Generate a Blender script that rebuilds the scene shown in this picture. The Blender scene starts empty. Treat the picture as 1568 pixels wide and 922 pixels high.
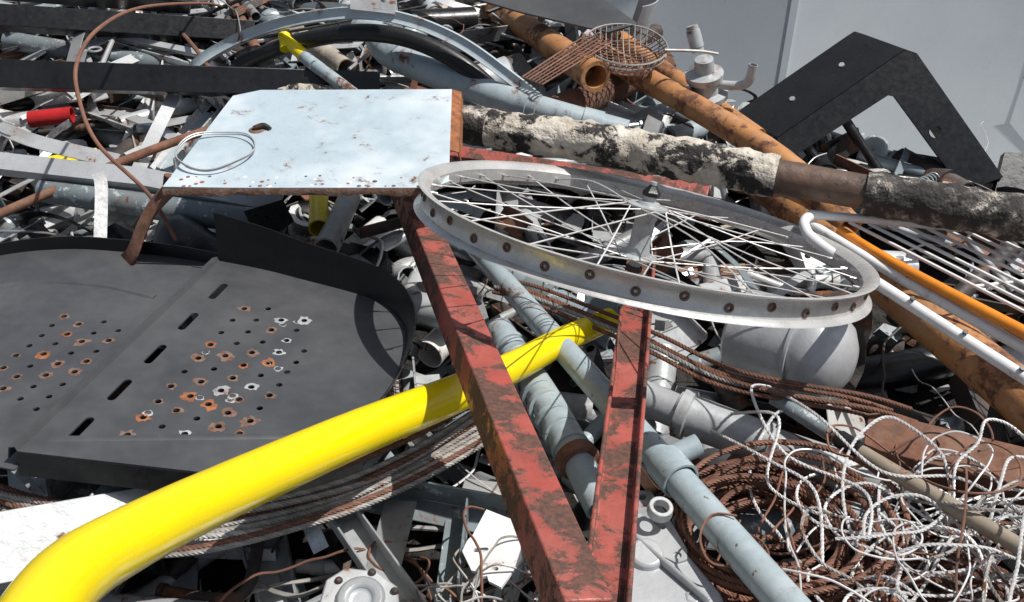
import bpy, math, random
from mathutils import Vector, Matrix, noise
R=random.Random(7)
V=Vector
scene=bpy.context.scene
# ---------------------------------------------------------------- materials
def mat(name,c1,c2=None,rust=0.0,rc1=(.20,.075,.03),rc2=(.07,.028,.015),metal=0.0,rough=.5,bump=.25,scale=14,
        chips=None,chipamt=None,dust=0.0,dustc=(.45,.42,.38),island=0.0,rscale=18,bscale=90,bdist=.002,fine_dark=.45):
    m=bpy.data.materials.new(name); m.use_nodes=True; nt=m.node_tree; N=nt.nodes; L=nt.links
    b=N['Principled BSDF']
    c2=c2 or tuple(x*.7 for x in c1)
    tc=N.new('ShaderNodeTexCoord')
    src=tc.outputs['Object']
    def nz(sc,det=3,rgh=.65,dist=0):
        n=N.new('ShaderNodeTexNoise')
        n.inputs['Scale'].default_value=sc; n.inputs['Detail'].default_value=det; n.inputs['Roughness'].default_value=rgh
        n.inputs['Distortion'].default_value=dist
        L.new(src,n.inputs['Vector']); return n.outputs['Fac']
    def ramp(f,a,bb,lo=0,hi=1):
        r=N.new('ShaderNodeMapRange'); r.inputs[1].default_value=a; r.inputs[2].default_value=bb
        r.inputs[3].default_value=lo; r.inputs[4].default_value=hi; L.new(f,r.inputs[0]); return r.outputs[0]
    def mix(f,A,B):
        x=N.new('ShaderNodeMix'); x.data_type='RGBA'
        L.new(f,x.inputs[0])
        for s,k in ((A,6),(B,7)):
            if isinstance(s,tuple): x.inputs[k].default_value=(*s,1)
            else: L.new(s,x.inputs[k])
        return x.outputs[2]
    def mth(op,a,bb):
        x=N.new('ShaderNodeMath'); x.operation=op
        for s,k in ((a,0),(bb,1)):
            if isinstance(s,(int,float)): x.inputs[k].default_value=s
            else: L.new(s,x.inputs[k])
        return x.outputs[0]
    big=nz(scale,3,.65)
    col=mix(ramp(big,.35,.65),c1,c2)
    fine=nz(bscale,3,.7)
    col=mix(ramp(fine,.45,.75,0,fine_dark),col,tuple(x*.55 for x in c1))
    if dust>0:
        col=mix(ramp(nz(scale*.63,4,.75),.42,.7,0,dust),col,dustc)
    if chipamt is not None:
        cm=ramp(nz(rscale*2.2,4,.7),.62-chipamt*.2,.64-chipamt*.2); col=mix(cm,col,chips)
    rg=ramp(fine,.3,.7,rough-.08,rough+.12)
    met=None
    if rust>0:
        a=mth('ADD',nz(rscale,5,.72,.3),mth('MULTIPLY',big,.35))
        th=.82-rust*.36
        rm=ramp(a,th,th+.06)
        rcol=mix(ramp(fine,.4,.62),rc1,rc2)
        halo=ramp(a,th-.07,th+.02,0,.45)
        col=mix(halo,col,tuple((x+y)*.5 for x,y in zip(rc1,c1)))
        col=mix(rm,col,rcol)
        met=ramp(rm,0,1,metal,.0)
        x=N.new('ShaderNodeMix'); L.new(rm,x.inputs[0]); L.new(rg,x.inputs[2]); x.inputs[3].default_value=.85; rg=x.outputs[0]
    if island>0:
        g=N.new('ShaderNodeNewGeometry')
        hs=N.new('ShaderNodeHueSaturation'); L.new(ramp(g.outputs['Random Per Island'],0,1,1-island,1+island),hs.inputs['Value']); L.new(col,hs.inputs['Color'])
        col=hs.outputs[0]
    L.new(col,b.inputs['Base Color']); L.new(rg,b.inputs['Roughness'])
    if met is not None and metal>0: L.new(met,b.inputs['Metallic'])
    else: b.inputs['Metallic'].default_value=metal
    bp=N.new('ShaderNodeBump'); bp.inputs['Strength'].default_value=bump; bp.inputs['Distance'].default_value=bdist
    h=mth('ADD',fine,mth('MULTIPLY',big,.8))
    if rust>0: h=mth('ADD',h,mth('MULTIPLY',rm,.5))
    L.new(h,bp.inputs['Height']); L.new(bp.outputs[0],b.inputs['Normal'])
    return m
M={}
M['galv']=mat('galvanised',(.50,.52,.53),(.34,.36,.37),rust=.12,metal=.25,rough=.36,island=.4,dust=.35)
M['galvb']=mat('galvanised_weathered',(.46,.48,.48),(.33,.35,.355),rust=.10,metal=.2,rough=.4,dust=.5,dustc=(.58,.59,.58),scale=25)
M['galvc']=mat('galvanised_clean',(.46,.475,.485),(.38,.39,.40),metal=.2,rough=.38,dust=.3,dustc=(.58,.58,.57),scale=12)
M['alu']=mat('aluminium',(.78,.78,.77),(.64,.64,.63),rust=.03,metal=.5,rough=.28,island=.15,bump=.15)
M['gpaint']=mat('blue_grey_paint',(.22,.27,.29),(.16,.20,.215),rust=.12,rough=.36,chips=(.5,.53,.53),chipamt=.1,island=.25,dust=.25)
M['gpaint2']=mat('light_blue_grey_paint',(.36,.435,.46),(.29,.355,.38),rust=.09,rough=.34,chips=(.14,.11,.09),chipamt=-.15,dust=.35,dustc=(.54,.55,.54))
M['archp']=mat('pale_arch_paint',(.46,.54,.57),(.38,.45,.48),rust=.06,rough=.32,dust=.3,dustc=(.6,.62,.62))
M['black']=mat('black_paint',(.006,.006,.007),(.011,.011,.012),rough=.32,dust=.2,dustc=(.03,.03,.03),island=.15,bump=.12)
M['sheet']=mat('dark_grey_powdercoat',(.060,.062,.066),(.048,.050,.054),rough=.36,dust=.5,dustc=(.12,.12,.12),bump=.3,scale=9,bscale=500,bdist=.0004)
M['rust']=mat('rusted_steel',(.20,.085,.048),(.10,.045,.028),rough=.85,bump=.6,dust=.3,dustc=(.30,.22,.16),island=.3,scale=30)
M['darkrust']=mat('dark_steel',(.065,.053,.047),(.028,.026,.025),rust=.22,rough=.55,metal=.2,bump=.5,island=.4)
M['red']=mat('red_oxide_paint',(.38,.075,.055),(.26,.058,.045),rust=.50,rc1=(.13,.058,.040),rc2=(.065,.036,.028),rough=.42,bump=.5,scale=14,rscale=22,dust=.35,dustc=(.44,.21,.17),bscale=160)
M['yellow']=mat('yellow_paint',(.86,.67,.004),(.82,.63,.004),rough=.2,bump=.04,scale=6,bscale=40,fine_dark=.05,chips=(.45,.33,.02),chipamt=-.65,rscale=30)
M['orange']=mat('orange_rust_paint',(.50,.23,.08),(.36,.155,.055),rust=.34,rc1=(.24,.10,.045),rc2=(.09,.045,.028),rough=.48,bump=.45,scale=16,rscale=14,dust=.2)
M['orangep']=mat('orange_paint',(.80,.27,.02),(.7,.22,.02),rough=.3,bump=.08)
M['burnt']=mat('burnt_coating',(.66,.61,.52),(.44,.38,.30),rust=.38,rc1=(.03,.026,.024),rc2=(.018,.016,.015),rough=.9,bump=1,scale=26,rscale=17,bdist=.006,bscale=60,fine_dark=.7)
M['burntd']=mat('charred_coating',(.022,.02,.019),(.045,.038,.033),rust=.20,rc1=(.55,.52,.47),rc2=(.3,.25,.2),rough=.85,bump=1,scale=30,rscale=26,bdist=.005,bscale=60)
M['burntb']=mat('scorched_brown_steel',(.19,.11,.07),(.06,.042,.034),rust=.25,rough=.5,bump=.6,rc1=(.03,.025,.02),rc2=(.02,.02,.02),rscale=12)
M['plate']=mat('pale_painted_sheet',(.46,.55,.595),(.39,.475,.52),rust=.03,rough=.28,metal=.05,bump=.12,dust=.95,dustc=(.72,.76,.78),scale=5,rscale=26,fine_dark=.2)
M['orust']=mat('bright_rust',(.36,.13,.045),(.16,.065,.032),rough=.9,bump=.7,scale=60)
M['ringr']=mat('weld_rust',(.20,.09,.05),(.09,.05,.036),rough=.9,bump=.7,scale=160,dust=.5,dustc=(.26,.24,.22))
M['white']=mat('white_paint',(.80,.80,.79),(.74,.74,.73),rust=.03,rough=.3,bump=.08,dust=.2,fine_dark=.15)
M['wwhite']=mat('offwhite_enamel',(.66,.66,.64),(.55,.55,.53),rust=.08,rough=.42,island=.25,dust=.3)
M['beige']=mat('crusty_beige',(.42,.37,.30),(.30,.26,.22),rough=.8,bump=.8,rust=.15,island=.2)
M['tan']=mat('tan_pole',(.33,.27,.20),(.24,.20,.15),rough=.55,rust=.1)
M['tyre']=mat('black_rubber',(.008,.008,.009),(.012,.012,.012),rough=.42,bump=.1)
M['wirer']=mat('rusty_wire',(.22,.10,.062),(.13,.062,.042),rough=.75,bump=.3,island=.35)
M['wireg']=mat('grey_wire_rope',(.40,.385,.36),(.27,.245,.22),rust=.1,metal=.1,rough=.45,island=.3)
M['wireb']=mat('bright_wire',(.72,.71,.69),(.56,.55,.54),metal=.1,rough=.36,island=.2,rust=.02)
M['rim']=mat('rim_aluminium',(.66,.655,.64),(.52,.515,.50),metal=.4,rough=.28,dust=.35,dustc=(.62,.58,.52),scale=22,bscale=70,bump=.15)
M['redp']=mat('red_plastic',(.5,.02,.02),rough=.35)
M['mound']=mat('scrap_dirt',(.03,.026,.023),(.014,.013,.012),rough=.9,bump=1,scale=30,bdist=.01,bscale=60)
M['wall']=mat('container_paint',(.74,.80,.83),(.69,.75,.78),rough=.45,bump=.05,scale=3,dust=.3,dustc=(.56,.60,.62),chips=(.10,.09,.08),chipamt=-.45,rscale=4,fine_dark=.1)
M['ground']=mat('yard_concrete',(.28,.27,.25),(.2,.19,.18),rough=.9,bump=.5,scale=2)
# ---------------------------------------------------------------- mesh builder
def smooth(pts,n=8):
    P=[Vector(p) for p in pts]
    if len(P)<3: return P
    out=[]
    for i in range(len(P)-1):
        p0=P[max(i-1,0)];p1=P[i];p2=P[i+1];p3=P[min(i+2,len(P)-1)]
        for k in range(n):
            t=k/n
            out.append(.5*((2*p1)+(p2-p0)*t+(2*p0-5*p1+4*p2-p3)*t*t+(3*p1-p0-3*p2+p3)*t**3))
    out.append(P[-1]); return out
def frames(C,up=None):
    T=[]
    for i in range(len(C)):
        a=C[max(i-1,0)];b=C[min(i+1,len(C)-1)]
        d=(b-a); T.append(d.normalized() if d.length>1e-9 else V((0,0,1)))
    up=V(up) if up else V((0,0,1))
    if abs(up.normalized().dot(T[0]))>.98: up=V((0,1,0))
    n=(up-T[0]*up.dot(T[0])).normalized()
    out=[]
    for i,t in enumerate(T):
        n=(n-t*n.dot(t)).normalized()
        out.append((t,n,t.cross(n)))
    return out
class MB:
    def __init__(s): s.v=[];s.f=[];s.m=[];s.sm=[];s.mats=[]
    def mi(s,k):
        if k not in s.mats: s.mats.append(k)
        return s.mats.index(k)
    def face(s,idx,k,sm=True): s.f.append(idx);s.m.append(s.mi(k));s.sm.append(sm)
    def rings(s,rs,k,capa=True,capb=True,loop=False):
        n=len(rs[0]);b=len(s.v)
        for r in rs: s.v.extend([tuple(p) for p in r])
        m=len(rs)
        for i in range(m if loop else m-1):
            j=(i+1)%m
            for q in range(n):
                s.face((b+i*n+q,b+i*n+(q+1)%n,b+j*n+(q+1)%n,b+j*n+q),k)
        if not loop:
            if capa: s.face(tuple(b+q for q in range(n))[::-1],k)
            if capb: s.face(tuple(b+(m-1)*n+q for q in range(n)),k)
    def tube(s,pts,k,seg=12,hollow=True,sm=True,n=8,rgh=0,wall=.86):
        P=smooth(pts,n) if (sm and len(pts)>2) else [Vector(p) for p in pts]
        if rgh:
            Q=[]
            for i in range(len(P)-1):
                L=(V(P[i+1][:3])-V(P[i][:3])).length; mm_=max(1,int(L/.008))
                for q in range(mm_): Q.append(P[i].lerp(P[i+1],q/mm_))
            Q.append(P[-1]);P=Q
        r=[p[3] for p in P]
        C=[V((p[0],p[1],p[2])) for p in P]
        F=frames(C)
        def ring(c,f,rr,no=True):
            t,a,b=f; o=[]
            for q in range(seg):
                an=2*math.pi*q/seg; d=a*math.cos(an)+b*math.sin(an)
                r2=rr
                if rgh and no:
                    pp=c+d*rr
                    r2=rr*(1+rgh*(noise.noise(pp*45)+.6*noise.noise(pp*110)))
                o.append(c+d*r2)
            return o
        rs=[]
        if hollow:
            t0=F[0][0];rs+= [ring(C[0]+t0*min(3*r[0],.06),F[0],r[0]*wall,False),ring(C[0],F[0],r[0]*wall,False)]
        for c,f,rr in zip(C,F,r): rs.append(ring(c,f,rr))
        if hollow:
            t0=F[-1][0];rs+= [ring(C[-1],F[-1],r[-1]*wall,False),ring(C[-1]-t0*min(3*r[-1],.06),F[-1],r[-1]*wall,False)]
        s.rings(rs,k)
    def sweep(s,pts,prof,k,up=None,sm=False,n=8,twist=0):
        C=smooth(pts,n) if (sm and len(pts)>2) else [V(p) for p in pts]
        F=frames(C,up); rs=[]
        for i,(c,(t,a,b)) in enumerate(zip(C,F)):
            tw=twist*i/max(1,len(C)-1); ca,sa=math.cos(tw),math.sin(tw)
            rs.append([c+b*(x*ca-y*sa)+a*(x*sa+y*ca) for x,y in prof])
        s.rings(rs,k)
    def lathe(s,c,ax,prof,k,n=24,loop=True,a0=0,a1=2*math.pi,up=None):
        c=V(c);ax=V(ax).normalized();f=frames([c,c+ax],up)[0];rs=[]
        full=abs(a1-a0-2*math.pi)<1e-6
        m=n if full else n+1
        for i in range(m):
            an=a0+(a1-a0)*i/n; d=f[1]*math.cos(an)+f[2]*math.sin(an)
            rs.append([c+d*r+ax*w for r,w in prof])
        if loop: s.rings(rs,k,loop=full)
        else:
            b=len(s.v);q=len(prof)
            for r in rs: s.v.extend([tuple(p) for p in r])
            for i in range(m if full else m-1):
                j=(i+1)%m
                for w in range(q-1): s.face((b+i*q+w,b+i*q+w+1,b+j*q+w+1,b+j*q+w),k)
    def poly(s,pts,th,k,n=None):
        P=[V(p) for p in pts]
        if n is None:
            n=V((0,0,0))
            for i in range(len(P)): n+=(P[i]-P[0]).cross(P[(i+1)%len(P)]-P[0])
            n.normalize()
        n=V(n).normalized()
        s.rings([[p for p in P],[p+n*th for p in P]],k)
    def grid(s,G,th,k):
        ro=len(G);co=len(G[0]);nn=[]
        for i in range(ro):
            row=[]
            for j in range(co):
                du=G[min(i+1,ro-1)][j]-G[max(i-1,0)][j];dv=G[i][min(j+1,co-1)]-G[i][max(j-1,0)]
                q=du.cross(dv); row.append(q.normalized() if q.length>1e-12 else V((0,0,1)))
            nn.append(row)
        b=len(s.v)
        for sg in (.5,-.5):
            for i in range(ro):
                for j in range(co): s.v.append(tuple(G[i][j]+nn[i][j]*th*sg))
        A=lambda i,j:b+i*co+j
        B=lambda i,j:b+ro*co+i*co+j
        for i in range(ro-1):
            for j in range(co-1):
                s.face((A(i,j),A(i+1,j),A(i+1,j+1),A(i,j+1)),k); s.face((B(i,j),B(i,j+1),B(i+1,j+1),B(i+1,j)),k)
        for i in range(ro-1):
            s.face((A(i,0),B(i,0),B(i+1,0),A(i+1,0)),k);s.face((A(i,co-1),A(i+1,co-1),B(i+1,co-1),B(i,co-1)),k)
        for j in range(co-1):
            s.face((A(0,j),A(0,j+1),B(0,j+1),B(0,j)),k);s.face((A(ro-1,j),B(ro-1,j),B(ro-1,j+1),A(ro-1,j+1)),k)
    def rope(s,pts,r,k,strands=4,pitch=.022,seg=5,step=.0035):
        P=smooth([p[:3] for p in pts],12);C=[P[0]]
        for p in P[1:]:
            d=p-C[-1]
            while d.length>step: C.append(C[-1]+d.normalized()*step); d=p-C[-1]
        if len(C)<3: return
        F=frames(C)
        for q in range(strands):
            rs=[];ph=2*math.pi*q/strands
            for i,(c,(t,a,b)) in enumerate(zip(C,F)):
                an=ph+2*math.pi*i*step/pitch
                cc=c+(a*math.cos(an)+b*math.sin(an))*r*.5
                rs.append([cc+(a*math.cos(2*math.pi*w/seg)+b*math.sin(2*math.pi*w/seg))*r*.52 for w in range(seg)])
            s.rings(rs,k)
    def holed(s,O,ex,ey,outline,holes,th,k):
        cu=bpy.data.curves.new('tmp','CURVE');cu.dimensions='2D';cu.fill_mode='BOTH';cu.extrude=th/2
        for lp in [outline]+holes:
            sp=cu.splines.new('POLY');sp.points.add(len(lp)-1)
            for p,q in zip(sp.points,lp): p.co=(q[0],q[1],0,1)
            sp.use_cyclic_u=True
        ob=bpy.data.objects.new('tmp',cu);scene.collection.objects.link(ob)
        dg=bpy.context.evaluated_depsgraph_get();me=ob.evaluated_get(dg).to_mesh()
        O=V(O);ex=V(ex).normalized();ey=V(ey).normalized();nz=ex.cross(ey);b=len(s.v)
        for v in me.vertices: s.v.append(tuple(O+ex*v.co.x+ey*v.co.y+nz*v.co.z))
        for f in me.polygons: s.face(tuple(b+i for i in f.vertices),k,False)
        ob.evaluated_get(dg).to_mesh_clear();bpy.data.objects.remove(ob);bpy.data.curves.remove(cu)
    def make(s,name,bevel=0,parent=None,ang=35):
        me=bpy.data.meshes.new(name);me.from_pydata(s.v,[],s.f)
        for k in s.mats: me.materials.append(M[k])
        me.polygons.foreach_set('material_index',s.m);me.polygons.foreach_set('use_smooth',s.sm)
        me.set_sharp_from_angle(angle=math.radians(ang));me.update()
        o=bpy.data.objects.new(name,me);scene.collection.objects.link(o)
        if bevel:
            bv=o.modifiers.new('bevel','BEVEL');bv.width=bevel;bv.segments=2;bv.limit_method='ANGLE';bv.angle_limit=math.radians(40)
        if parent: o.parent=parent
        return o
def circ(x,y,r,n=14): return [(x+r*math.cos(2*math.pi*i/n),y+r*math.sin(2*math.pi*i/n)) for i in range(n)]
def slot(x,y,hl,r,n=6):
    return [(x+hl+r*math.sin(math.pi*i/n),y-r*math.cos(math.pi*i/n)) for i in range(n+1)]+[(x-hl-r*math.sin(math.pi*i/n),y+r*math.cos(math.pi*i/n)) for i in range(n+1)]
def rectp(w,h): return [(-w/2,-h/2),(w/2,-h/2),(w/2,h/2),(-w/2,h/2)]
def Lp(w,h,t): return [(-w/2,-h/2),(w/2,-h/2),(w/2,-h/2+t),(-w/2+t,-h/2+t),(-w/2+t,h/2),(-w/2,h/2)]
def Lup(w,h,t): return [(-w/2,h/2),(-w/2,h/2-t),(w/2-t,h/2-t),(w/2-t,-h/2),(w/2,-h/2),(w/2,h/2)]
def Up(w,h,t): return [(-w/2,-h/2),(w/2,-h/2),(w/2,h/2),(w/2-t,h/2),(w/2-t,-h/2+t),(-w/2+t,-h/2+t),(-w/2+t,h/2),(-w/2,h/2)]
def Udn(w,h,t): return [(x,-y) for x,y in Up(w,h,t)][::-1]
def mm(*a): return tuple(x/1000 for x in a)
def ss(a,b,x):
    t=min(1,max(0,(x-a)/(b-a)));return t*t*(3-2*t)
def one(name,fn,**kw):
    b=MB();fn(b);return b.make(name,**kw)
def T(name,pts,k,**kw):
    b=MB();b.tube([mm(*p) for p in pts],k,**kw);return b.make(name)
# ---------------------------------------------------------------- setting
def hgt(x,y):
    s=ss(1.45,2.2,y);left=1-ss(.25,.55,x+(y-1.9)*.6)
    z=-.135+.13*s*left
    z-=.06*ss(.42,.55,x)*ss(.95,1.05,y)*(1-ss(1.4,1.6,y))
    v=x*.57+y*.82
    z-=.85*ss(1.95,2.6,v)*ss(-.3,.3,x)
    z-=.9*ss(3.0,4.2,math.hypot(x,y-1))
    return z
b=MB()
nx=ny=150
for i in range(nx+1):
    for j in range(ny+1):
        x=-5+10*i/nx;y=-3.5+8.5*j/ny
        z=hgt(x,y)-.07+.05*noise.noise(V((x*6,y*6,0)))
        b.v.append((x,y,max(z,-.99)))
for i in range(nx):
    for j in range(ny):
        a=i*(ny+1)+j;b.face((a,a+ny+1,a+ny+2,a+1),'mound')
b.make('scrap_mound_terrain')
b=MB();b.v=[(-150,-150,-.95),(150,-150,-.95),(150,150,-.95),(-150,150,-.95)];b.face((0,1,2,3),'ground',False);b.make('ground')
b=MB()
def panel(x0,x1,y,z0,z1,dep=.035):
    a=[V((x0,y,z0)),V((x1,y,z0)),V((x1,y,z1)),V((x0,y,z1))]
    ins=.22
    c=[V((x0+ins,y+dep,z0+ins)),V((x1-ins,y+dep,z0+ins)),V((x1-ins,y+dep,z1-ins*1.6)),V((x0+ins,y+dep,z1-ins*1.6))]
    q=len(b.v);b.v.extend([tuple(p) for p in a+c])
    for i in range(4): b.face((q+i,q+(i+1)%4,q+4+(i+1)%4,q+4+i),'wall',False)
    b.face((q+4,q+5,q+6,q+7),'wall',False)
for i in range(6):
    x0=-.62+i*1.2
    panel(x0+.01,x0+1.18,0,-.94,.62,.05)
    b.poly([(x0-.012,-.006,-.95),(x0+.012,-.006,-.95),(x0+.012,.02,-.95),(x0-.012,.02,-.95)],1.57,'wall',n=(0,0,1))
b.poly([(-.9,-.03,.62),(6.4,-.03,.62),(6.4,.12,.62),(-.9,.12,.62)],.07,'wall',n=(0,0,1))
wl=b.make('container_wall');wl.location=(.25,2.68,0);wl.rotation_euler=(0,0,math.radians(17))
# ---------------------------------------------------------------- wheel
C0=V((.180,1.187,.130));n=V((.190,.325,.926)).normalized()
wheel=bpy.data.objects.new('bicycle_wheel_rim',None);scene.collection.objects.link(wheel)
RR=.316
b=MB()
prof=[(RR,.0175),(RR-.0012,.0155),(RR-.009,.0115),(RR-.0105,.006),(RR-.0108,-.006),(RR-.009,-.0115),(RR-.0012,-.0155),(RR,-.0175),(RR-.003,-.0185),(RR-.012,-.0155),(RR-.019,-.009),(RR-.019,.009),(RR-.012,.0155),(RR-.003,.0185)]
b.lathe(C0,n,prof,'rim',n=160)
f=frames([C0,C0+n])[0]
def wp(r,a,w): return C0+(f[1]*math.cos(a)+f[2]*math.sin(a))*r+n*w
for i in range(36):
    a=2*math.pi*i/36; c=wp(RR-.0100,a,.003*(1 if i%2 else -1)); d=(wp(1,a,0)-C0).normalized()
    b.lathe(c,d,[(.0022,.0),(.0028,.0022),(.0048,.0018),(.0060,.0),(.0022,-.001)],'ringr',n=12)
    b.tube([(*wp(RR-.030,a,0),.0017),(*wp(RR-.016,a,0),.0022)],'alu',seg=6,hollow=False)
b.make('rim',parent=wheel,ang=40)
b=MB()
b.lathe(C0,n,[(.0,-.070),(.0045,-.070),(.0045,-.052),(.0085,-.052),(.0085,-.043),(.014,-.042),(.016,-.038),(.029,-.037),(.029,-.034),(.018,-.032),(.0145,-.018),(.0145,.018),(.018,.032),(.029,.034),(.029,.037),(.016,.038),(.014,.042),(.0085,.043),(.0085,.052),(.0045,.052),(.0045,.070),(0,.070)],'galvb',n=24,loop=False)
b.make('hub',parent=wheel)
b=MB()
b.lathe(C0,n,[(.005,.050),(.012,.050),(.013,.056),(.006,.064),(.005,.066)],'black',n=6);b.lathe(C0,n,[(.005,-.050),(.012,-.050),(.012,-.058),(.005,-.060)],'darkrust',n=6)
b.make('axle_nuts',parent=wheel)
b=MB()
for i in range(36):
    side=1 if i%2 else -1; j=i//2; dirn=1 if j%2 else -1
    a=2*math.pi*i/36; ha=a+dirn*math.radians(62)
    p0=wp(.025,ha,side*.0355);p1=wp(RR-.019,a,0)
    bend=(R.random()-.5)*.012 if i not in (5,14,23) else .03
    md=p0.lerp(p1,.5)+n*bend*.6+V((0,0,-abs(bend)*.2))
    b.tube([(*p0,.0011),(*md,.0011),(*p1,.0011)],'wireb',seg=6,hollow=False,n=6)
b.make('spokes',parent=wheel)
# ---------------------------------------------------------------- red frame
def redf(b):
    b.sweep([(-.196,1.564,0),(.0583,.505,.20)],rectp(.042,.042),'red',up=(.22,0,1))
    b.sweep([(.205,1.339,-.005),(.078,.536,.165)],Up(.044,.022,.005),'red',up=(.05,0,1))
    b.sweep([(-.16,1.69,-.02),(.341,1.531,-.02)],Udn(.03,.03,.004),'red',up=(0,-.3,1))
    b.lathe((.205,1.33,.002),(0,-.25,1),[(0,.008),(.008,.008),(.009,0)],'rust',n=6,loop=False)
one('red_steel_frame',redf,bevel=.0022)
# ---------------------------------------------------------------- burnt pipe
def bp_(b):
    b.tube([(-.09,1.567,.1,.030),(.124,1.501,.1,.034),(.412,1.39,.1,.033)],'burnt',seg=44,rgh=.16)
    b.tube([(.400,1.394,.1,.027),(.56,1.332,.1,.0265)],'burntb',seg=32,rgh=.03)
    b.tube([(.535,1.342,.1,.032),(.862,1.225,.1,.035),(1.0,1.18,.1,.035)],'burntd',seg=36,rgh=.14)
    b.tube([(-.135,1.583,.1,.024),(-.08,1.565,.1,.032),(-.04,1.552,.1,.0325)],'burntd',seg=30,rgh=.08)
one('burnt_lagged_pipe',bp_)
one('burnt_lagged_pipe.001',lambda b:b.tube([(-.60,1.85,.04,.0204),(-.30,1.815,.03,.018)],'burnt',seg=30,rgh=.2))
# ---------------------------------------------------------------- yellow pipe
T('yellow_handrail_pipe',[(-310,340,330,27),(-326,413,308,28),(-334,492,270,28.5),(-322,570,222,28),(-275,693,150,27.5),(-176,854,70,27),(-70,977,20,24.5),(5,1054,0,21.5),(71,1132,-20,19.5),(147,1209,-40,17)],'yellow',seg=40,n=14)
# ---------------------------------------------------------------- perforated sheets
def rustring(b,w,x,y,ro,k,m=16):
    q=len(b.v)
    for ri in (0,1):
        for i in range(m):
            a=2*math.pi*i/m; rad=.0041 if ri==0 else max(.0046,ro*(1+.7*noise.noise(V((math.cos(a)*1.8+x*99,math.sin(a)*1.8,y*70)))))
            b.v.append(tuple(w(x+rad*math.cos(a),y+rad*math.sin(a),.0016 if ri==0 else .0013)))
    for i in range(m): b.face((q+i,q+(i+1)%m,q+m+(i+1)%m,q+m+i),k)
def sheetR(b):
    O=V((-.539,.793,.100));ex=V((.226,.966,-.128)).normalized();nn=V((.105,.107,.989)).normalized();ey=nn.cross(ex).normalized();nn=ex.cross(ey)
    cv=smooth([mm(468,0,76),mm(470,-70,68),mm(466,-129,60),mm(456,-233,52),mm(430,-286,46),mm(373,-322,38),mm(281,-337,28),mm(192,-330,14)],6)
    out=[(0,0)]+[(p[0],p[1]) for p in cv]+[(.039,-.214)]
    holes=[slot(x/1000,-.040,.017,.0055) for x in (57,137,219,303,388)]
    rl=[]
    for r in range(10):
        for c in range(5):
            t=c/4; y=-.092-.116*t; xa=.066+.045*t; xb=.379-.017*t
            x=xa+(xb-xa)*(r+(.5 if c%2 else 0))/9.6
            if r in(8,9) and c==4: continue
            x+=R.uniform(-.0015,.0015);y+=R.uniform(-.0015,.0015)
            holes.append(circ(x,y,.0041,12)); rl.append((x,y))
    b.holed(O,ex,ey,out,holes,.0022,'sheet')
    w=lambda x,y,z=0:O+ex*x+ey*y+nn*z
    G=[]
    for p in cv:
        h=max(p[2],.004)
        c=V((p[0],p[1]))-V((.25,-.15)); c.normalize()
        G.append([w(p[0]+c[0]*.006*math.sin(t*1.5),p[1]+c[1]*.012*t,h*t) for t in (0,.15,.4,.7,1)])
    b.grid(G,.002,'black')
    fe=[(.192,-.330),(.039,-.214),(0,0)]
    for (x0,y0),(x1,y1) in zip(fe[:-1],fe[1:]):
        b.grid([[w(x0+(x1-x0)*t,y0+(y1-y0)*t,-.03*s-.001)-ex*.002*s for s in (0,.5,1)] for t in (0,.33,.66,1)],.002,'black')
    b.grid([[w(x,-.001,0),w(x,.002,.006),w(x,.009,.003),w(x,.012,-.012)] for x in [i*.468/10 for i in range(11)]],.0016,'sheet')
    b.tube([(*w(.20,.0125,-.003),.0010),(*w(.46,.0125,-.003),.0018)],'orust',seg=6,hollow=False)
    b.grid([[w(.030+.10*t+d,-.02-.25*t,.0010+h) for d,h in ((-.006,-.0005),(-.003,.0014),(.003,.0014),(.006,-.0005))] for t in [i/8 for i in range(9)]],.0005,'sheet')
    rr=random.Random(3)
    for x,y in rl:
        if rr.random()<.5+ .3*(x<.28):
            rustring(b,w,x,y,rr.uniform(.0055,.0105),rr.choice(['ringr','ringr','ringr','orust','galvb']))
    for i in range(9):
        x=rr.uniform(.08,.36);y=rr.uniform(-.21,-.09);rustring(b,w,x,y,rr.uniform(.004,.006),'galvb',10)
one('perforated_black_sheet',sheetR)
def sheetL(b):
    O=V((-.553,.805,.080));ex=V((.215,.968,-.126)).normalized();nn=V((.039,.121,.992)).normalized();ey=nn.cross(ex).normalized();nn=ex.cross(ey)
    cv=smooth([mm(475,-20,20),mm(478,60,22),mm(472,150,22),mm(456,232,22),mm(410,311,20),mm(306,393,16),mm(200,450,10)],6)
    out=[(-.02,-.015)]+[(p[0],p[1]) for p in cv]+[(.0,.46),(-.02,.2)]
    holes=[];rl=[]
    for i in range(8):
        for j in range(4):
            x=.085+.026*i+ (.013 if j%2 else 0);y=.03+.030*j
            if x>.30: continue
            x+=R.uniform(-.0015,.0015);y+=R.uniform(-.0015,.0015)
            holes.append(circ(x,y,.0040,12));rl.append((x,y))
    b.holed(O,ex,ey,out,holes,.0022,'sheet')
    w=lambda x,y,z=0:O+ex*x+ey*y+nn*z
    b.grid([[w(p[0],p[1],p[2]*t) for t in (0,.5,1)] for p in cv],.002,'black')
    P=smooth([(.36,.03),(.37,.12),(.35,.22),(.28,.31),(.15,.38)],6)
    b.grid([[w(p[0]+d,p[1],.0012+h) for d,h in ((-.006,-.0005),(-.003,.0018),(.003,.0018),(.006,-.0005))] for p in P],.0005,'sheet')
    rr=random.Random(5)
    for x,y in rl:
        if rr.random()<.5: rustring(b,w,x,y,rr.uniform(.0055,.0095),rr.choice(['ringr','ringr','orust']))
one('perforated_black_sheet.001',sheetL)
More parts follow.
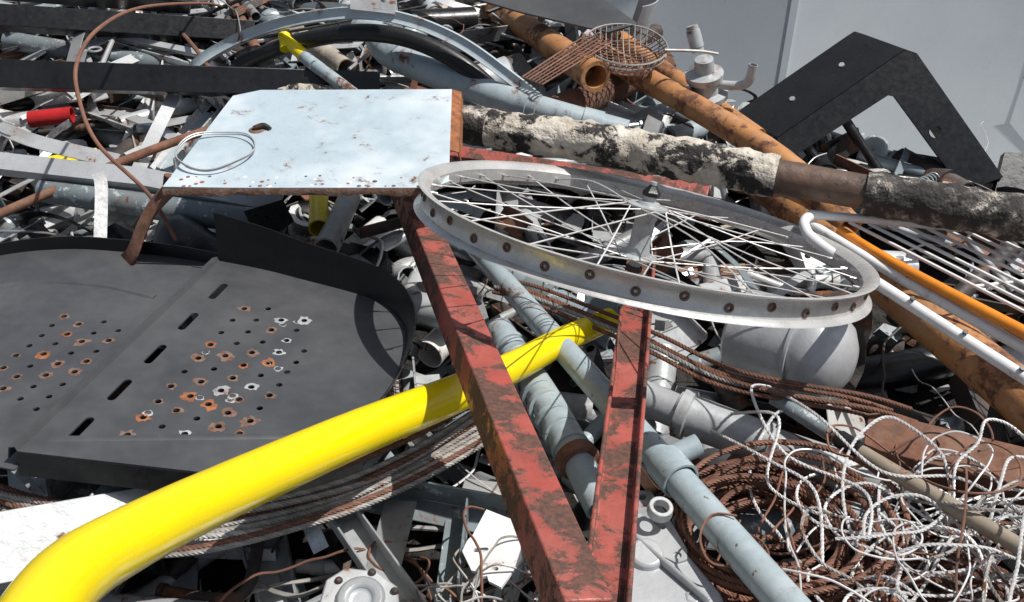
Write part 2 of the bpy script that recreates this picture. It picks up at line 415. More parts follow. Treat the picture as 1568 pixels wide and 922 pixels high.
# ---------------------------------------------------------------- pale plate
def platef(b):
    z=.15
    o=[(-.464,1.567),(-.422,1.589),(-.101,1.592),(-.095,1.40),(-.091,1.285),(-.115,1.268),(-.40,1.268),(-.500,1.271)]
    b.holed((0,0,z),(1,0,0),(0,1,0),o,[circ(-.44,1.30,.003,8),circ(-.30,1.30,.0025,8),circ(-.28,1.302,.0025,8)],.003,'plate')
    b.grid([[V((x,1.268,z)),V((x,1.2655,z-.004)),V((x,1.265+.002*noise.noise(V((x*30,0,0))),z-.009-.004*noise.noise(V((x*22,3,0)))))] for x in [-.5+i*.39/30 for i in range(31)]],.0022,'ringr')
    b.grid([[V((-.101+.005*t,y,z)),V((-.086+.004*t,y,z-.004)),V((-.083+.004*t+.003*noise.noise(V((y*30,0,0))),y,z-.03))] for t,y in [(i/14,1.592-.21*i/14) for i in range(15)]],.002,'orust')
    b.lathe((-.40,1.445,z),(0,0,1),[(.003,.002),(.011,.003),(.013,.0017)],'ringr',n=14,loop=False)
    b.tube([(-.405,1.445,z+.004,.004),(-.39,1.45,z+.006,.005),(-.378,1.444,z+.004,.003)],'darkrust',hollow=False)
    for i in range(40):
        x=-.48+R.random()**1.5*.36;y=1.272+R.random()**2*.03;r=R.uniform(.0012,.004)
        b.lathe((x,y,z+.0012),(0,0,1),[(0,.0012),(r*.6,.001),(r,.0003)],R.choice(['orust','white','ringr','ringr']),n=8,loop=False)
one('pale_sheet_metal_panel',platef)
def ringf(b):
    pts=[]
    for i in range(49):
        a=2*math.pi*i/24; r=.057+.0015*math.sin(3*a)+.002*(i/48)
        pts.append((-.446+r*1.0*math.cos(a),1.366+r*math.sin(a)*1.02,.1545+.006*(i/48)+.004*math.sin(a*2)**2,.0012))
    b.tube(pts,'galvc',seg=6,hollow=False,n=3)
one('wire_ring',ringf)
# ---------------------------------------------------------------- back area
def bigp(b):
    b.tube([mm(-277,1985,90,25),mm(-237,1906,80,29),mm(-105,1820,60,27),mm(19,1743,50,26),mm(211,1691,20,22)],'gpaint2',seg=28)
    b.tube([mm(-262,1955,88,30),mm(-240,1915,82,33)],'gpaint2',seg=28); b.tube([mm(-245,1925,82,34),mm(-215,1893,77,34)],'gpaint2',seg=28)
    b.tube([mm(0,1757,50,29),mm(35,1736,48,29)],'gpaint2',seg=28);b.tube([mm(130,1708,33,27),mm(165,1700,27,27)],'gpaint2',seg=28)
    b.tube([mm(-240,1915,80,20),mm(-200,1960,95,21),mm(-190,1985,100,21)],'gpaint2',seg=20)
    b.tube([mm(-300,1990,100,24),mm(-262,1975,92,27)],'gpaint2',seg=20)
one('blue_grey_conduit_pipe',bigp)
def archf(b):
    pts=[mm(-690,1995,-60),mm(-656,1969,20),mm(-559,1971,80),mm(-436,1916,140),mm(-299,1860,180),mm(-198,1828,180),mm(-101,1802,150),mm(-17,1776,100),mm(57,1763,40),mm(90,1755,-20)]
    b.sweep(pts,[(-.011,-.008),(.011,-.008),(.012,.0),(.010,.007),(.004,.004),(-.004,.004),(-.010,.007),(-.012,0)],'archp',up=(0,-.6,.8),sm=True,n=10)
    b.tube([mm(-640,1968,-55,17),mm(-618,1956,-10,17),mm(-530,1962,42,17),mm(-420,1925,96,17),mm(-298,1883,132,17),mm(-196,1853,132,17),mm(-103,1818,102,17),mm(-30,1785,50,17),mm(10,1772,-10,17)],'tyre',seg=18,hollow=False)
    b.poly([(-.30,1.855,.185),(-.215,1.83,.185),(-.215,1.85,.20),(-.24,1.90,.225),(-.28,1.905,.225),(-.30,1.875,.20)],.008,'galv')
    b.tube([mm(-275,1862,190,5),mm(-275,1868,214,5)],'galv');b.tube([mm(-235,1850,190,5),mm(-235,1858,214,5)],'galv')
one('curved_wheel_arch_rim',archf)
def ygf(b):
    b.tube([mm(-450,1935,105,12),mm(-445,1923,100,12),mm(-400,1876,85,13)],'yellow',seg=18)
    b.tube([mm(-402,1878,86,13),mm(-383,1856,80,13),mm(-291,1791,40,12)],'gpaint2',seg=18)
one('yellow_grey_tube',ygf)
T('crusty_pipe',[(-480,2150,25,19),(-466,2127,30,20),(-337,1947,30,21)],'beige',seg=22,rgh=.08)
T('orange_pipe',[(-60,2420,-20,25),(-13,2248,30,26),(158,1797,80,30)],'orange',seg=28,wall=.74)
T('orange_pipe.001',[(165,2022,40,24),(460,1663,0,25),(563,1442,-30,26)],'orange',seg=28)
T('orange_pipe.002',[(440,1665,-75,31),(473,1620,-62,31),(717,976,-40,36)],'orange',seg=32)
T('orange_pipe.003',[(215,2200,5,22),(246,2148,0,22),(472,1760,-30,21)],'orange',seg=24)
def blk(b):
    b.poly([(-.18,2.15,.13),(.14,2.12,.15),(.25,1.96,.12),(.19,1.94,.11),(.02,2.02,.12)],.004,'sheet')
    b.poly([(-.18,2.15,.135),(.14,2.12,.155),(.15,2.13,.19),(-.17,2.16,.17)],.004,'black')
one('black_sheet_offcut',blk)
def csh(b):
    G=[]
    for i in range(13):
        a=math.radians(-60+i*11);G.append([V((.235+.06*math.cos(a)+.25*h,2.24-.06*math.sin(a),-.06+h)) for h in (0,.06,.13)])
    b.grid(G,.003,'galvc')
one('curved_sheet_offcut',csh)
def L1f(b): b.sweep([mm(-1100,1715,127),mm(-265,1885,20)],Lup(.05,.055,.005),'black',up=(0,-.85,.53))
one('black_angle_iron',L1f,bevel=.001)
def L2f(b): b.sweep([mm(-1143,2008,120),mm(-559,2127,30)],Lup(.045,.045,.005),'black',up=(0,-.75,.63))
one('black_angle_iron.001',L2f,bevel=.001)
def L3f(b): b.sweep([mm(-1143,2120,150),mm(-700,2180,90)],Up(.06,.04,.004),'black',up=(0,-.4,.9))
one('black_angle_iron.002',L3f,bevel=.001)
T('grey_pipe',[(-1083,2091,30,20),(-737,2031,0,19)],'gpaint',seg=22)
T('dark_grey_pipe',[(-803,1515,0,20),(-376,1405,0,23)],'gpaint',seg=22)
def whr(b): b.sweep([mm(-960,1570,30),mm(-620,1500,30),mm(-379,1439,15)],Lup(.035,.02,.003),'galvc',up=(0,-.4,1))
one('pale_rail_strip',whr)
T('rusty_bent_wire',[(-630,2200,60,3),(-658,2122,100,3),(-685,1834,200,3.2),(-678,1608,250,3.2),(-668,1479,250,3.2),(-652,1416,220,3.2),(-619,1365,170,3.2),(-549,1335,100,3.2),(-510,1300,40,3.2)],'wirer',seg=8,hollow=False,n=12)
def rst(b):
    b.sweep([mm(-470,1320,150),mm(-513,1298,120),mm(-543,1289,85),mm(-567,1264,40),mm(-599,1283,0),mm(-610,1300,-60)],rectp(.028,.004),'rust',up=(-.5,-.5,.6),sm=True)
    b.tube([mm(-505,1300,132,7),mm(-500,1303,152,7)],'rust')
one('rusty_bent_strap',rst,bevel=.0008)
one('aluminium_strip',lambda b:b.sweep([mm(-680,1470,60),mm(-672,1450,40),mm(-661,1354,-30)],rectp(.020,.0015),'alu',up=(.5,-1,.5),sm=True))
one('aluminium_strip.001',lambda b:b.sweep([mm(-646,1804,40),mm(-660,1680,10),mm(-650,1530,10)],rectp(.024,.0015),'galvc',up=(.4,-.3,1),sm=True,twist=.4))
one('aluminium_strip.002',lambda b:b.sweep([mm(-1000,1750,20),mm(-860,1640,30),mm(-700,1600,10)],rectp(.03,.002),'alu',up=(.2,-.3,1),sm=True,twist=-.3))
T('rusty_rod',[(-980,1330,-20,8),(-700,1560,20,8),(-560,1700,20,8)],'rust',seg=14)
T('yellow_tube_offcut',[(-345,1580,-40,17),(-325,1450,-35,17)],'yellow',seg=20)
def standf(b):
    ex=V((1,0,0));ey=V((0,.6,.8));O=V((0,1.6,-.3));D=V((-.055,.146,-.022))
    pl=[(.518,.318),(.750,.478),(.767,.489),(.79,.482),(.958,.241),(.880,.2157),(.745,.400),(.735,.402),(.531,.270)]
    b.holed(O,ex,ey,pl[::-1],[circ(.826,.330,.012,18)],.005,'black')
    w=lambda p:O+ex*p[0]+ey*p[1]
    def side(p,q,dd=1.0):
        A=w(p);B=w(q);b.grid([[A,A+D*dd*.5,A+D*dd],[A.lerp(B,.5),A.lerp(B,.5)+D*dd*.5,A.lerp(B,.5)+D*dd],[B,B+D*dd*.5,B+D*dd]],.004,'black')
    side(pl[0],pl[1]);side(pl[1],pl[2]);side(pl[2],pl[3]);side(pl[3],pl[4])
    b.tube([(.646,1.84,-.013,.010),(.726,1.77,-.11,.010)],'black')
    b.tube([(.563,1.81,-.049,.010),(.63,1.76,-.12,.010)],'black')
    b.tube([(.55,1.76,-.095,.012),(.88,1.76,-.135,.012)],'black')
    b.poly([(.93,1.71,-.17),(1.1,1.68,-.18),(1.14,1.80,-.10),(.97,1.80,-.09)],.02,'black')
    for t in (.3,.7):
        c=w((.518+.249*t,.318+.171*t))+D*.5; b.lathe(c+V((0,0,.002)),(-.4,-.3,.86),[(0,.004),(.006,.004),(.007,0)],'galv',n=6,loop=False)
one('black_steel_stand',standf)
def bask(b):
    A=V(mm(19,1753,100));B=V(mm(141,1897,120));C=V(mm(190,1865,120));D=V(mm(54,1720,100))
    for i in range(7):
        t=i/6;b.tube([(*A.lerp(D,t),.0018),(*B.lerp(C,t),.0018)],'wirer',seg=6,hollow=False)
    for i in range(14):
        t=i/13;b.tube([(*A.lerp(B,t),.0014),(*D.lerp(C,t),.0014)],'wirer',seg=6,hollow=False)
    c=V(mm(221,1881,110));ax=V((.05,-.1,.98)).normalized();f=frames([c,c+ax])[0]
    for rr,zz in ((.080,0),(.078,-.012),(.066,-.03),(.045,-.038),(.022,-.04)):
        b.lathe(c+ax*zz,ax,[(rr+.002*math.cos(a),.002*math.sin(a)) for a in (0,1.26,2.5,3.8,5)],'wireg' if rr>.07 else 'wirer',n=40)
    for i in range(-6,7):
        x=i*.0115;h=math.sqrt(max(0,.078**2-x*x))
        b.tube([(*(c+f[1]*x-f[2]*h),.0011),(*(c+f[1]*x-f[2]*h*.5-ax*.025),.0011),(*(c+f[1]*x+f[2]*h*.5-ax*.025),.0011),(*(c+f[1]*x+f[2]*h),.0011)],'wirer',seg=5,hollow=False,n=4)
        b.tube([(*(c+f[2]*x-f[1]*h),.0011),(*(c+f[2]*x-f[1]*h*.5-ax*.026),.0011),(*(c+f[2]*x+f[1]*h*.5-ax*.026),.0011),(*(c+f[2]*x+f[1]*h),.0011)],'wireg',seg=5,hollow=False,n=4)
    b.tube([(*(c+V((.07,-.03,0))),.003),(.36,1.87,.10,.003),(.40,1.88,.09,.003)],'wireg',seg=6,hollow=False)
one('wire_fryer_basket',bask)
def fit(b):
    c=V((.385,1.86,-.02));ax=V((-.15,-.1,1)).normalized()
    b.lathe(c,ax,[(0,0),(.042,0),(.044,.008),(.03,.012),(.028,.03),(.045,.032),(.045,.042),(.03,.046),(.026,.07),(.036,.072),(.037,.085),(.02,.09),(.018,.115),(.0,.12)],'galvb',n=28,loop=False)
    b.tube([mm(400,1850,40,9),mm(450,1830,50,9),mm(460,1830,90,9)],'galvb')
    b.tube([mm(360,1890,100,14),mm(350,1900,130,14)],'galvb')
one('pipe_valve_fitting',fit)
# ---------------------------------------------------------------- right rack
def rack(b):
    b.tube([mm(984,1316,20,5),mm(785,1319,40,6),mm(493,1337,60,7),mm(457,1336,60,8),mm(443,1306,60,8),mm(457,1253,60,8.5),mm(552,1120,50,8.5),mm(741,844,40,8.5)],'white',seg=16)
    b.tube([mm(462,1333,48,7),mm(581,1196,30,8),mm(792,931,20,8)],'white',seg=16)
    A=V(mm(520,1336,50));B=V(mm(823,1000,30));C=V(mm(790,1319,35));D=V(mm(960,1130,25))
    for i in range(10):
        t=i/9;p=A.lerp(C,t);q=B.lerp(D,t);b.tube([(*p,.0027),(*q,.0027)],'white',seg=8,hollow=False)
    for t in (.45,.95):
        p=A.lerp(B,t)-V((0,0,.004));q=C.lerp(D,t)-V((0,0,.004));b.tube([(*p,.0025),(*q,.0025)],'white',seg=8,hollow=False)
    for i in range(5):
        t=.15+i*.17;p=V(mm(457,1253,69)).lerp(V(mm(741,844,50)),t);b.lathe(p,(0,-.3,1),[(0,.001),(.0035,.001),(.004,-.001)],'black',n=8,loop=False)
one('white_wire_rack',rack)
T('orange_tube',[(502,1322,45,7),(580,1204,45,8),(800,925,45,10)],'orangep',seg=18)
# ---------------------------------------------------------------- centre pipes
one('grey_conduit_pipe',lambda b:b.tube([mm(-77,1458,-60,16),mm(290,620,35,20)],'gpaint2',seg=24))
def clampf(b):
    a=V((.19,.85,.01));d=V((.367,-.838,.095)).normalized()
    b.lathe(a,d,[(.021,-.02),(.024,-.02),(.024,.02),(.021,.02)],'gpaint2',n=24)
    b.tube([(.185,.87,.01,.014),(.225,.885,.02,.014)],'gpaint2',seg=16)
one('conduit_clamp',clampf)
def tap(b):
    pts=[mm(-19,1220,-70,22),mm(42,1055,-55,23),mm(84,921,-45,24)]
    b.tube(pts,'gpaint2',seg=26)
    for i in range(9):
        t=.15+i*.095;c=V(pts[0][:3]).lerp(V(pts[2][:3]),t);b.lathe(c,(.34,-.9,.1+.2*(i%2)),[(.021,-.004),(.0255,-.003),(.0258,.006),(.021,.007)],'gpaint2',n=26)
    b.lathe(pts[2][:3],(.34,-.94,.05),[(.02,-.010),(.028,-.010),(.029,.002),(.027,.006),(.02,.007)],'rust',n=26)
    b.tube([mm(84,921,-46,20),mm(98,882,-50,21),mm(110,850,-55,21)],'gpaint2',seg=22)
one('taped_grey_pipe',tap)
def gal(b):
    b.tube([mm(150,1060,-46,23),mm(229,1008,-44,24)],'galvc',seg=26)
    b.tube([mm(222,1012,-44,29),mm(338,952,-50,28)],'galvb',seg=28)
    b.lathe(mm(232,1006,-44),(.87,-.48,-.05),[(.028,-.008),(.0345,-.008),(.0345,.006),(.028,.008)],'galvb',n=28)
    b.lathe(mm(330,956,-50),(.87,-.48,-.05),[(.026,-.006),(.033,-.006),(.033,.006),(.026,.006)],'galvb',n=28)
    b.tube([mm(330,956,-50,25),mm(480,888,-60,26)],'galvb',seg=26)
one('galvanised_flue_pipe',gal)
T('galvanised_pipe_stub',[(-186,1265,-50,24),(-84,1229,-50,25)],'galvb',seg=24)
T('galvanised_pipe_stub.001',[(-302,1379,-30,21),(-288,1637,-60,19)],'galvb',seg=24)
def rcpl(c,a):
    def g(b): b.lathe(c,a,[(.020,-.02),(.030,-.02),(.030,-.012),(.026,-.010),(.026,.010),(.030,.012),(.030,.02),(.020,.02)],'rust',n=24)
    return g
one('rusty_pipe_coupling',rcpl((.001,1.494,-.05),(.5,.4,.6)));one('rusty_pipe_coupling.001',rcpl((.25,1.41,-.06),(-.6,.2,.5)))
def pole(b):
    b.tube([mm(340,990,0,9),mm(415,900,3,10)],'gpaint',seg=16);b.tube([mm(405,912,3,11.5),mm(425,888,4,11.5)],'black',seg=16);b.tube([mm(420,893,4,9.5),mm(600,645,40,10)],'tan',seg=16)
one('tan_pole',pole)
def can(b):
    a=V((.78,-.60,.14)).normalized();c=V((.405,1.112,-.018))
    b.lathe(c,a,[(0,-.095),(.055,-.095),(.064,-.088),(.066,-.03),(.066,.0),(.070,.002),(.070,.006),(.062,.006),(.060,-.002)],'galvc',n=48,loop=False)
    b.lathe(c,a,[(0.060,-.004),(.066,.012),(.067,.028),(.062,.046),(.050,.062),(.03,.073),(.012,.077),(0,.078)],'galvc',n=48,loop=False)
    f=frames([c,c+a])[0];G=[]
    for i in range(31):
        an=math.radians(-215+i*7); d=f[1]*math.cos(an)+f[2]*math.sin(an);r=.083+.006*math.sin(i*.7)
        G.append([c+a*w+d*(r+.25*(w-.02)+.004*math.sin(i*1.3+w*60)) for w in (-.02,.01,.03,.05,.065)])
    b.grid(G,.0018,'darkrust')
one('galvanised_steel_canister',can)
def rb(b): b.sweep([mm(455,955,-40),mm(700,858,-40)],Udn(.062,.05,.005),'rust',up=(0,-.2,1))
one('rusty_channel_beam',rb,bevel=.0015)
def blb(b): b.sweep([mm(-600,690,40),mm(-195,900,-65)],Udn(.075,.06,.004),'galvb',up=(-.1,-.7,.9))
one('galvanised_channel_beam',blb,bevel=.001)
def ch(b): b.sweep([mm(-232,890,-75),mm(-94,660,-30)],Up(.036,.025,.003),'galv',up=(0,-.1,1))
one('galvanised_channel_beam.001',ch,bevel=.0008)
def ch2(b):
    b.sweep([mm(-193,912,-90),mm(-7,862,-85)],Lp(.035,.045,.003),'gpaint',up=(0,-.2,1)); b.sweep([mm(-170,928,-95),mm(-30,1030,-85)],Udn(.035,.03,.003),'galv',up=(0,-.1,1))
    b.sweep([mm(-70,880,-90),mm(-75,740,-70)],Lp(.03,.04,.003),'gpaint')
    b.sweep([mm(-140,880,-90),mm(-150,760,-75)],Lup(.04,.03,.003),'galv')
one('galvanised_channel_beam.002',ch2,bevel=.0008)
def wb(b):
    o=[(-.052,.775),(-.047,.790),(-.040,.800),(-.025,.839),(.012,.816),(.018,.758),(-.006,.718),(-.020,.728),(-.022,.736),(-.030,.734),(-.032,.742),(-.040,.745)]
    b.holed((-.006,.004,-.005),(1,0,.1),(0,1,-.05),o[::-1],[slot(-.030,.775,.006,.003),circ(-.012,.745,.003,10)],.004,'white')
one('white_bracket_plate',wb)
def fl(b):
    b.holed((0,0,0),(1,0,.1),(0,1,-.05),[(.149,.851),(.168,.846),(.180,.815),(.198,.752),(.196,.738),(.184,.734),(.170,.745),(.150,.79),(.143,.83)][::-1],[circ(.157,.838,.005,10),circ(.186,.745,.005,10),slot(.168,.79,.006,.006)],.012,'galvb')
    b.lathe((.168,.79,.006),(.1,-.1,1),[(.009,0),(.015,0),(.014,.012),(.009,.012)],'galvb',n=20)
one('cast_flange_plate',fl,bevel=.001)
def al(b):
    b.poly([(.120,.80,-.06),(.150,.815,-.06),(.185,.775,-.06),(.225,.70,-.06),(.24,.62,-.06),(.10,.62,-.06),(.105,.72,-.06)],.045,'galvc',n=(0,-.1,1))
    b.lathe((.15,.745,-.018),(0,-.1,1),[(0,.012),(.018,.012),(.02,.008),(.022,0)],'galvc',n=24,loop=False)
    b.lathe((.195,.69,-.018),(0,-.1,1),[(.006,.004),(.010,.004),(.011,0)],'galv',n=6,loop=False)
    b.sweep([(.12,.79,-.01),(.21,.68,-.01)],rectp(.005,.012),'galvc')
one('cast_aluminium_housing',al,bevel=.006)
def ge(b):
    b.poly([(-.205,.723,-.06),(-.185,.74,-.06),(-.15,.735,-.06),(-.125,.714,-.06),(-.118,.67,-.06),(-.14,.64,-.06),(-.19,.64,-.06),(-.21,.67,-.06)],.04,'galv',n=(0,-.15,1))
    b.lathe((-.163,.69,-.022),(0,-.15,1),[(0,.002),(.012,.002),(.014,.008),(.022,.009),(.026,.008),(.028,0)],'galv',n=24,loop=False)
    for i in range(6):
        a=i*math.pi/3+.3;b.lathe((-.163+.037*math.cos(a),.69+.037*math.sin(a),-.022),(0,-.15,1),[(0,.006),(.005,.006),(.0055,0)],'darkrust',n=6,loop=False)
one('cast_gearbox_housing',ge,bevel=.003)
def cr(b):
    G=[]
    for i in range(13):
        t=i/12;x=-.57+.2*t;row=[]
        for j in range(9):
            a=math.pi*j/8; r=.045+.012*math.sin(t*9)+.008*noise.noise(V((t*5,j,0)))
            row.append(V((x,1.395-.07*t-math.cos(a)*r,-.03+math.sin(a)*r*.9)))
        G.append(row)
    b.grid(G,.003,'black')
    b.poly([(-.43,1.40,.03),(-.37,1.42,.04),(-.35,1.39,.02),(-.40,1.35,0)],.006,'black')
one('crushed_black_casing',cr)
# ---------------------------------------------------------------- ropes
def rp(b):
    for q in range(5):
        o=[R.uniform(-.012,.012) for _ in range(3)]
        b.rope([(x/1000+o[0],y/1000+o[1]*1.2+q*.004,z/1000+abs(o[2])) for x,y,z in ((-20,1290,-50),(36,1245,-35),(111,1181,-25),(195,1087,0),(272,1015,5),(352,983,5),(451,974,-10),(520,980,-40))],.0034,'wirer' if q!=2 else 'wireg')
one('rusty_wire_ropes',rp)
def rp2(b):
    for q in range(10):
        o=R.uniform(-.008,.008)
        b.rope([(x/1000+q*.002,y/1000+o-q*.005-.008,z/1000+R.uniform(-.008,.008)-q*.003+.008) for x,y,z in ((-750,880,20),(-657,838,30),(-539,800,20),(-399,796,10),(-260,845,-10),(-152,924,-30),(-48,1031,-50),(10,1120,-80))],.0040,'wireg' if q%4 else 'wirer')
one('wire_rope_coil',rp2)
def coil(cx,cy,cz,r0,r1,nl,k,rad,seed,tilt=.15,turn=1.0,spread=.02):
    rr=random.Random(seed);b=MB()
    for q in range(nl):
        r=r0+(r1-r0)*rr.random();ox,oy=rr.uniform(-spread,spread),rr.uniform(-spread,spread);tx,ty=rr.uniform(-tilt,tilt),rr.uniform(-tilt,tilt);z=cz+q*rad*.9
        e=rr.uniform(.8,1.1);pts=[]
        st=rr.uniform(0,6.28)
        for i in range(26):
            a=st+2*math.pi*turn*i/25;x=r*math.cos(a);y=r*e*math.sin(a);pts.append((cx+ox+x,cy+oy+y,z+x*tx+y*ty))
        b.rope(pts,rad,k,step=.004)
    return b
coil(.305,.80,-.085,.05,.14,22,'wirer',.0040,11).make('rusty_wire_rope_coil')
coil(.50,.66,-.09,.04,.15,20,'wirer',.0040,12,tilt=.3,spread=.04).make('rusty_wire_rope_coil.001')
def tangle(b,n,cx,cy,sx,sy,z0,k,rad,seed,twist=False,steps=22,sl=.03,curl=.9):
    rr=random.Random(seed)
    for q in range(n):
        p=V((cx+rr.uniform(-sx,sx),cy+rr.uniform(-sy,sy),z0+rr.uniform(-.03,.03)));a=rr.uniform(0,6.28);w=rr.uniform(-curl,curl);pz=rr.uniform(-.2,.2)
        pts=[]
        for i in range(steps):
            pts.append(tuple(p)); w+=rr.gauss(0,.25);w=max(-1.0,min(1.0,w))*.85;a+=w
            pz=pz*.7+rr.gauss(0,.25)-(p.z-z0)*4
            dc=V((cx,cy,0))-V((p.x,p.y,0))
            if dc.length>max(sx,sy)*1.1: a+=.6*math.copysign(1,math.sin(math.atan2(dc.y,dc.x)-a))
            p=p+V((math.cos(a),math.sin(a),pz))*sl
        if twist: b.rope(pts,rad,k,strands=3,pitch=.016,step=.004)
        else: b.tube([(*t,rad) for t in pts],k,seg=6,hollow=False,n=4)
b=MB();tangle(b,18,.48,.73,.10,.07,.0,'wireb',.0022,21,twist=True,steps=15,sl=.036,curl=.5);tangle(b,12,.44,.74,.14,.09,-.005,'wireb',.0012,22,steps=22,sl=.024)
tangle(b,6,.48,.74,.12,.08,-.01,'wireg',.0024,27,twist=True,steps=15,sl=.034);tangle(b,10,.42,.78,.16,.1,-.0,'wirer',.0014,23,steps=22,sl=.026)
for pts in ([(345,1010,0),(300,960,40),(330,880,10),(400,800,30),(380,720,40)],[(280,960,0),(320,900,50),(300,830,10),(350,760,30)],[(352,985,10),(370,900,50),(430,830,30),(520,830,20),(560,760,40)],[(250,930,0),(300,850,30),(340,790,40),(330,700,20)]):
    b.rope([mm(*p) for p in pts],.0022,'wireb',strands=3,pitch=.016,step=.004)
b.make('tangled_wire_bundle')
b=MB();tangle(b,14,-.05,.70,.12,.05,-.09,'wirer',.0016,31,steps=22,sl=.02);tangle(b,22,-.03,.67,.1,.04,-.08,'wireg',.0014,32,steps=22,sl=.02)
b.make('tangled_wire_bundle.001')
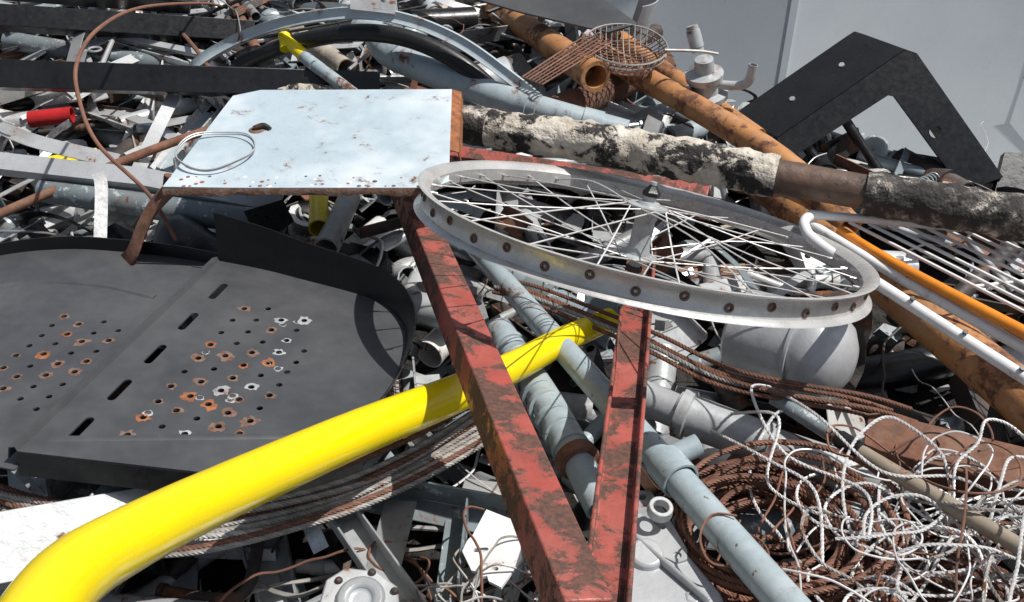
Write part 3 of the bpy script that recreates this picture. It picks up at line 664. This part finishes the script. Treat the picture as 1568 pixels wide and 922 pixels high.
# ---------------------------------------------------------------- mixed clutter
def clutter(b,N,seed,rgn,zoff,smin=.06,smax=.34,types=None,wts=None,tw=None):
    rr=random.Random(seed)
    for q in range(N):
        for _ in range(50):
            y=rr.uniform(*rgn[1]);x=rr.uniform(*rgn[0])
            if abs(x)<.56*y+.16 and x*.57+y*.82<2.2: break
        z=hgt(x,y)+rr.uniform(-.055,.035)+zoff
        yaw=rr.uniform(0,math.pi*2);L=smin+(smax-smin)*rr.random()**1.6
        pit=rr.gauss(0,.16)*(1 if L<.2 else .5)
        d=V((math.cos(yaw)*math.cos(pit),math.sin(yaw)*math.cos(pit),math.sin(pit)));c=V((x,y,z))
        A=c-d*L/2;B=c+d*L/2;side=V((-math.sin(yaw),math.cos(yaw),0))
        k=rr.choices(['galv','gpaint','darkrust','rust','black','alu','wwhite','beige','gpaint2','galvb'],wts or [24,10,17,8,20,8,6,3,7,12])[0]
        ty=rr.choices(types or ['pipe','elbow','ang','chan','strip','curl','rod','plate','wire','ring','bolt','coup','spring','can','mesh'],tw or [17,8,9,10,15,6,9,11,10,1.5,3,2.5,1,2,1])[0]
        up=V((rr.gauss(0,.5),rr.gauss(0,.5),1))
        if ty=='pipe':
            r=rr.choice([.006,.009,.012,.016,.020,.025,.030]);b.tube([(*A,r),(*B,r)],k,seg=14)
            if rr.random()<.4:
                e=A.lerp(B,rr.uniform(.2,.8));b.lathe(e,d,[(r,-r),(r*1.2,-r),(r*1.2,r),(r,r)],k,n=14)
        elif ty=='elbow':
            r=rr.choice([.008,.012,.016,.022]);L2=min(max(L,.12),.2)
            b.tube([(*(c-d*L2/2),r),(*(c-d*.01),r),(*(c+side*.02+d*.015),r),(*(c+side*L2/2+V((0,0,rr.uniform(-.03,.03)))),r)],k,seg=12,n=5)
            b.lathe(c-d*L2/2,d,[(r*.9,0),(r*1.3,0),(r*1.3,r),(r*.9,r)],k,n=12)
        elif ty=='ang':
            w=rr.uniform(.015,.045);b.sweep([A,B],Lp(w,w*rr.uniform(.7,1.3),.003),k,up=up)
        elif ty=='chan':
            w=rr.uniform(.02,.055);b.sweep([A,B],rr.choice([Up,Udn])(w,w*.6,.003),k,up=up)
        elif ty=='strip':
            w=rr.uniform(.008,.032);m=c+V((rr.gauss(0,.01),rr.gauss(0,.01),rr.gauss(0,.012)));k=rr.choice([k,k,'alu','galv','galvb'])
            b.sweep([A,m,B],rectp(w,.0015),k,up=up,sm=True,n=4,twist=rr.gauss(0,.4))
        elif ty=='curl':
            w=rr.uniform(.008,.022);pts=[];r=rr.uniform(.03,.08);tt=rr.uniform(1.5,4)
            for i in range(14):
                a=tt*i/13;pts.append(c+side*r*math.cos(a)*(1+i*.04)+V((0,0,1))*r*.5*math.sin(a)+d*(i*.004))
            b.sweep(pts,rectp(.0014,w) if rr.random()<.5 else rectp(w,.0014),k,up=up)
        elif ty=='rod':
            r=rr.uniform(.0018,.005);m=c+V((rr.gauss(0,.015),rr.gauss(0,.015),rr.gauss(0,.006)));b.tube([(*A,r),(*m,r),(*B,r)],k,seg=7,hollow=False,n=4)
        elif ty=='plate':
            s=min(L,.2)*.55;pl=[]
            m=rr.choice([4,4,5,6])
            e1=d;e2=(up.cross(d)).normalized();nn=d.cross(e2)
            for i in range(m):
                a=2*math.pi*i/m+rr.uniform(-.25,.25);pl.append((math.cos(a)*s*rr.uniform(.6,1),math.sin(a)*s*rr.uniform(.4,.8)))
            hl=[circ(rr.uniform(-.2,.2)*s,rr.uniform(-.15,.15)*s,rr.uniform(.003,.006),10)] if rr.random()<.6 else []
            th=rr.choice([.0015,.003,.006])
            if hl: b.holed(c,e1,e2,pl,hl,th,k)
            else: b.poly([c+e1*u+e2*v_ for u,v_ in pl],th,k,n=nn)
            if rr.random()<.6:
                p0,p1=[c+e1*u+e2*v_ for u,v_ in pl[:2]];b.poly([p0,p1,p1+nn*.02,p0+nn*.02],.0018,k)
        elif ty=='wire':
            k2=rr.choice(['wirer','wireg','wireb','darkrust']);p=c-d*L*.4;a=yaw;w=rr.uniform(-.3,.3);pts=[];r=rr.choice([.0009,.0013,.002,.003])
            for i in range(14):
                pts.append((*p,r));a+=w+rr.gauss(0,.2);p=p+V((math.cos(a),math.sin(a),rr.gauss(0,.18)-(p.z-z)*3))*.03
            b.tube(pts,k2,seg=5,hollow=False,n=3)
        elif ty=='ring':
            r=rr.uniform(.012,.045);t=rr.uniform(.0015,.006);b.lathe(c+V((0,0,.02)),up,[(r+t*math.cos(a),t*math.sin(a)) for a in (0,1.05,2.1,3.14,4.2,5.2)],k,n=24)
        elif ty=='bolt':
            r=rr.uniform(.003,.006);l=rr.uniform(.03,.08);cc=c+V((0,0,.025));b.lathe(cc,d,[(0,0),(r*2,0),(r*2,r*1.3),(r,r*1.3),(r,l),(0,l)],k,n=6,loop=False)
        elif ty=='coup':
            r=rr.uniform(.012,.032);b.lathe(c+V((0,0,.01)),up+d,[(r*.8,0),(r*1.15,0),(r*1.15,r*.3),(r,r*.35),(r,r*1.1),(r*1.2,r*1.15),(r*1.2,r*1.5),(r*.8,r*1.5)],k,n=18)
        elif ty=='spring':
            r=rr.uniform(.008,.016);pts=[]
            for i in range(80):
                a=i*.6;pts.append((*(c+d*(i*.0012)+side*r*math.cos(a)+V((0,0,1))*r*math.sin(a)+V((0,0,.02))),.0014))
            b.tube(pts,k,seg=5,hollow=False,sm=False)
        elif ty=='can':
            r=rr.uniform(.022,.04);b.lathe(c,d,[(0,0),(r*.9,0),(r,.004),(r*.97,.02),(r*.97,.06),(r,.065),(r*1.0,.07),(r*.93,.07),(r*.93,.01),(0,.012)],k,n=24,loop=False)
        elif ty=='mesh':
            e2=(up.cross(d)).normalized()
            for i in range(9):
                b.tube([(*(c+d*(i-4)*.012-e2*.05),.0011),(*(c+d*(i-4)*.012+e2*.05),.0011)],k,seg=5,hollow=False)
                b.tube([(*(c+e2*(i-4)*.012-d*.05),.0011),(*(c+e2*(i-4)*.012+d*.05),.0011)],k,seg=5,hollow=False)
b=MB();clutter(b,1100,101,((-1.6,1.35),(.3,2.6)),0.0,smin=.09,smax=.42);b.make('mixed_scrap_metal_pile')
b=MB();clutter(b,300,103,((-1.5,.3),(1.3,2.6)),.03,smin=.1,smax=.4)
clutter(b,60,108,((-1.15,-.5),(1.45,1.95)),.045,smin=.15,smax=.35,types=['strip','ang','curl','chan'],tw=[5,2,2,1],wts=[20,3,6,2,8,25,20,2,5,10])
clutter(b,50,109,((-1.3,-.2),(1.95,2.5)),.06,smin=.2,smax=.5,types=['wire','rod','strip'],tw=[5,2,2])
b.make('mixed_scrap_metal_pile.001')
b=MB();clutter(b,140,104,((-1.5,1.3),(.3,2.2)),.01,smin=.03,smax=.1);b.make('small_metal_offcuts')
b=MB();b.tube([mm(-930,1790,-5,16),mm(-850,1800,0,16)],'redp');b.tube([mm(-950,1760,-10,10),mm(-1010,1740,-5,10)],'redp');b.make('red_plastic_tube')
b=MB();b.sweep([mm(-860,1640,-20),mm(-760,1660,-10)],rectp(.035,.012),'yellow');b.make('yellow_plastic_strip',bevel=.002)
# ---------------------------------------------------------------- camera, light
cam=bpy.data.cameras.new('camera');co=bpy.data.objects.new('camera',cam);scene.collection.objects.link(co);scene.camera=co
co.location=(0,0,.9);co.rotation_euler=(math.radians(90-36.87),0,0);cam.lens=36;cam.sensor_width=36;cam.clip_start=.02;cam.clip_end=500
sd=V((.46,.05,.88)).normalized()
sun=bpy.data.lights.new('sun','SUN');sun.energy=5.0;sun.angle=math.radians(.5);sun.color=(1,.97,.93)
so=bpy.data.objects.new('sun',sun);scene.collection.objects.link(so);so.rotation_euler=sd.to_track_quat('Z','Y').to_euler()
w=bpy.data.worlds.new('World');scene.world=w;w.use_nodes=True;nt=w.node_tree
sk=nt.nodes.new('ShaderNodeTexSky');sk.sky_type='NISHITA';sk.sun_disc=False;sk.sun_elevation=math.asin(sd.z);sk.sun_rotation=math.atan2(sd.x,sd.y);sk.dust_density=2.0
hs=nt.nodes.new('ShaderNodeHueSaturation');hs.inputs['Saturation'].default_value=.7
nt.links.new(sk.outputs[0],hs.inputs['Color']);nt.links.new(hs.outputs[0],nt.nodes['Background'].inputs[0]);nt.nodes['Background'].inputs[1].default_value=.085
scene.view_settings.view_transform='Standard';scene.view_settings.look='None';scene.view_settings.exposure=0
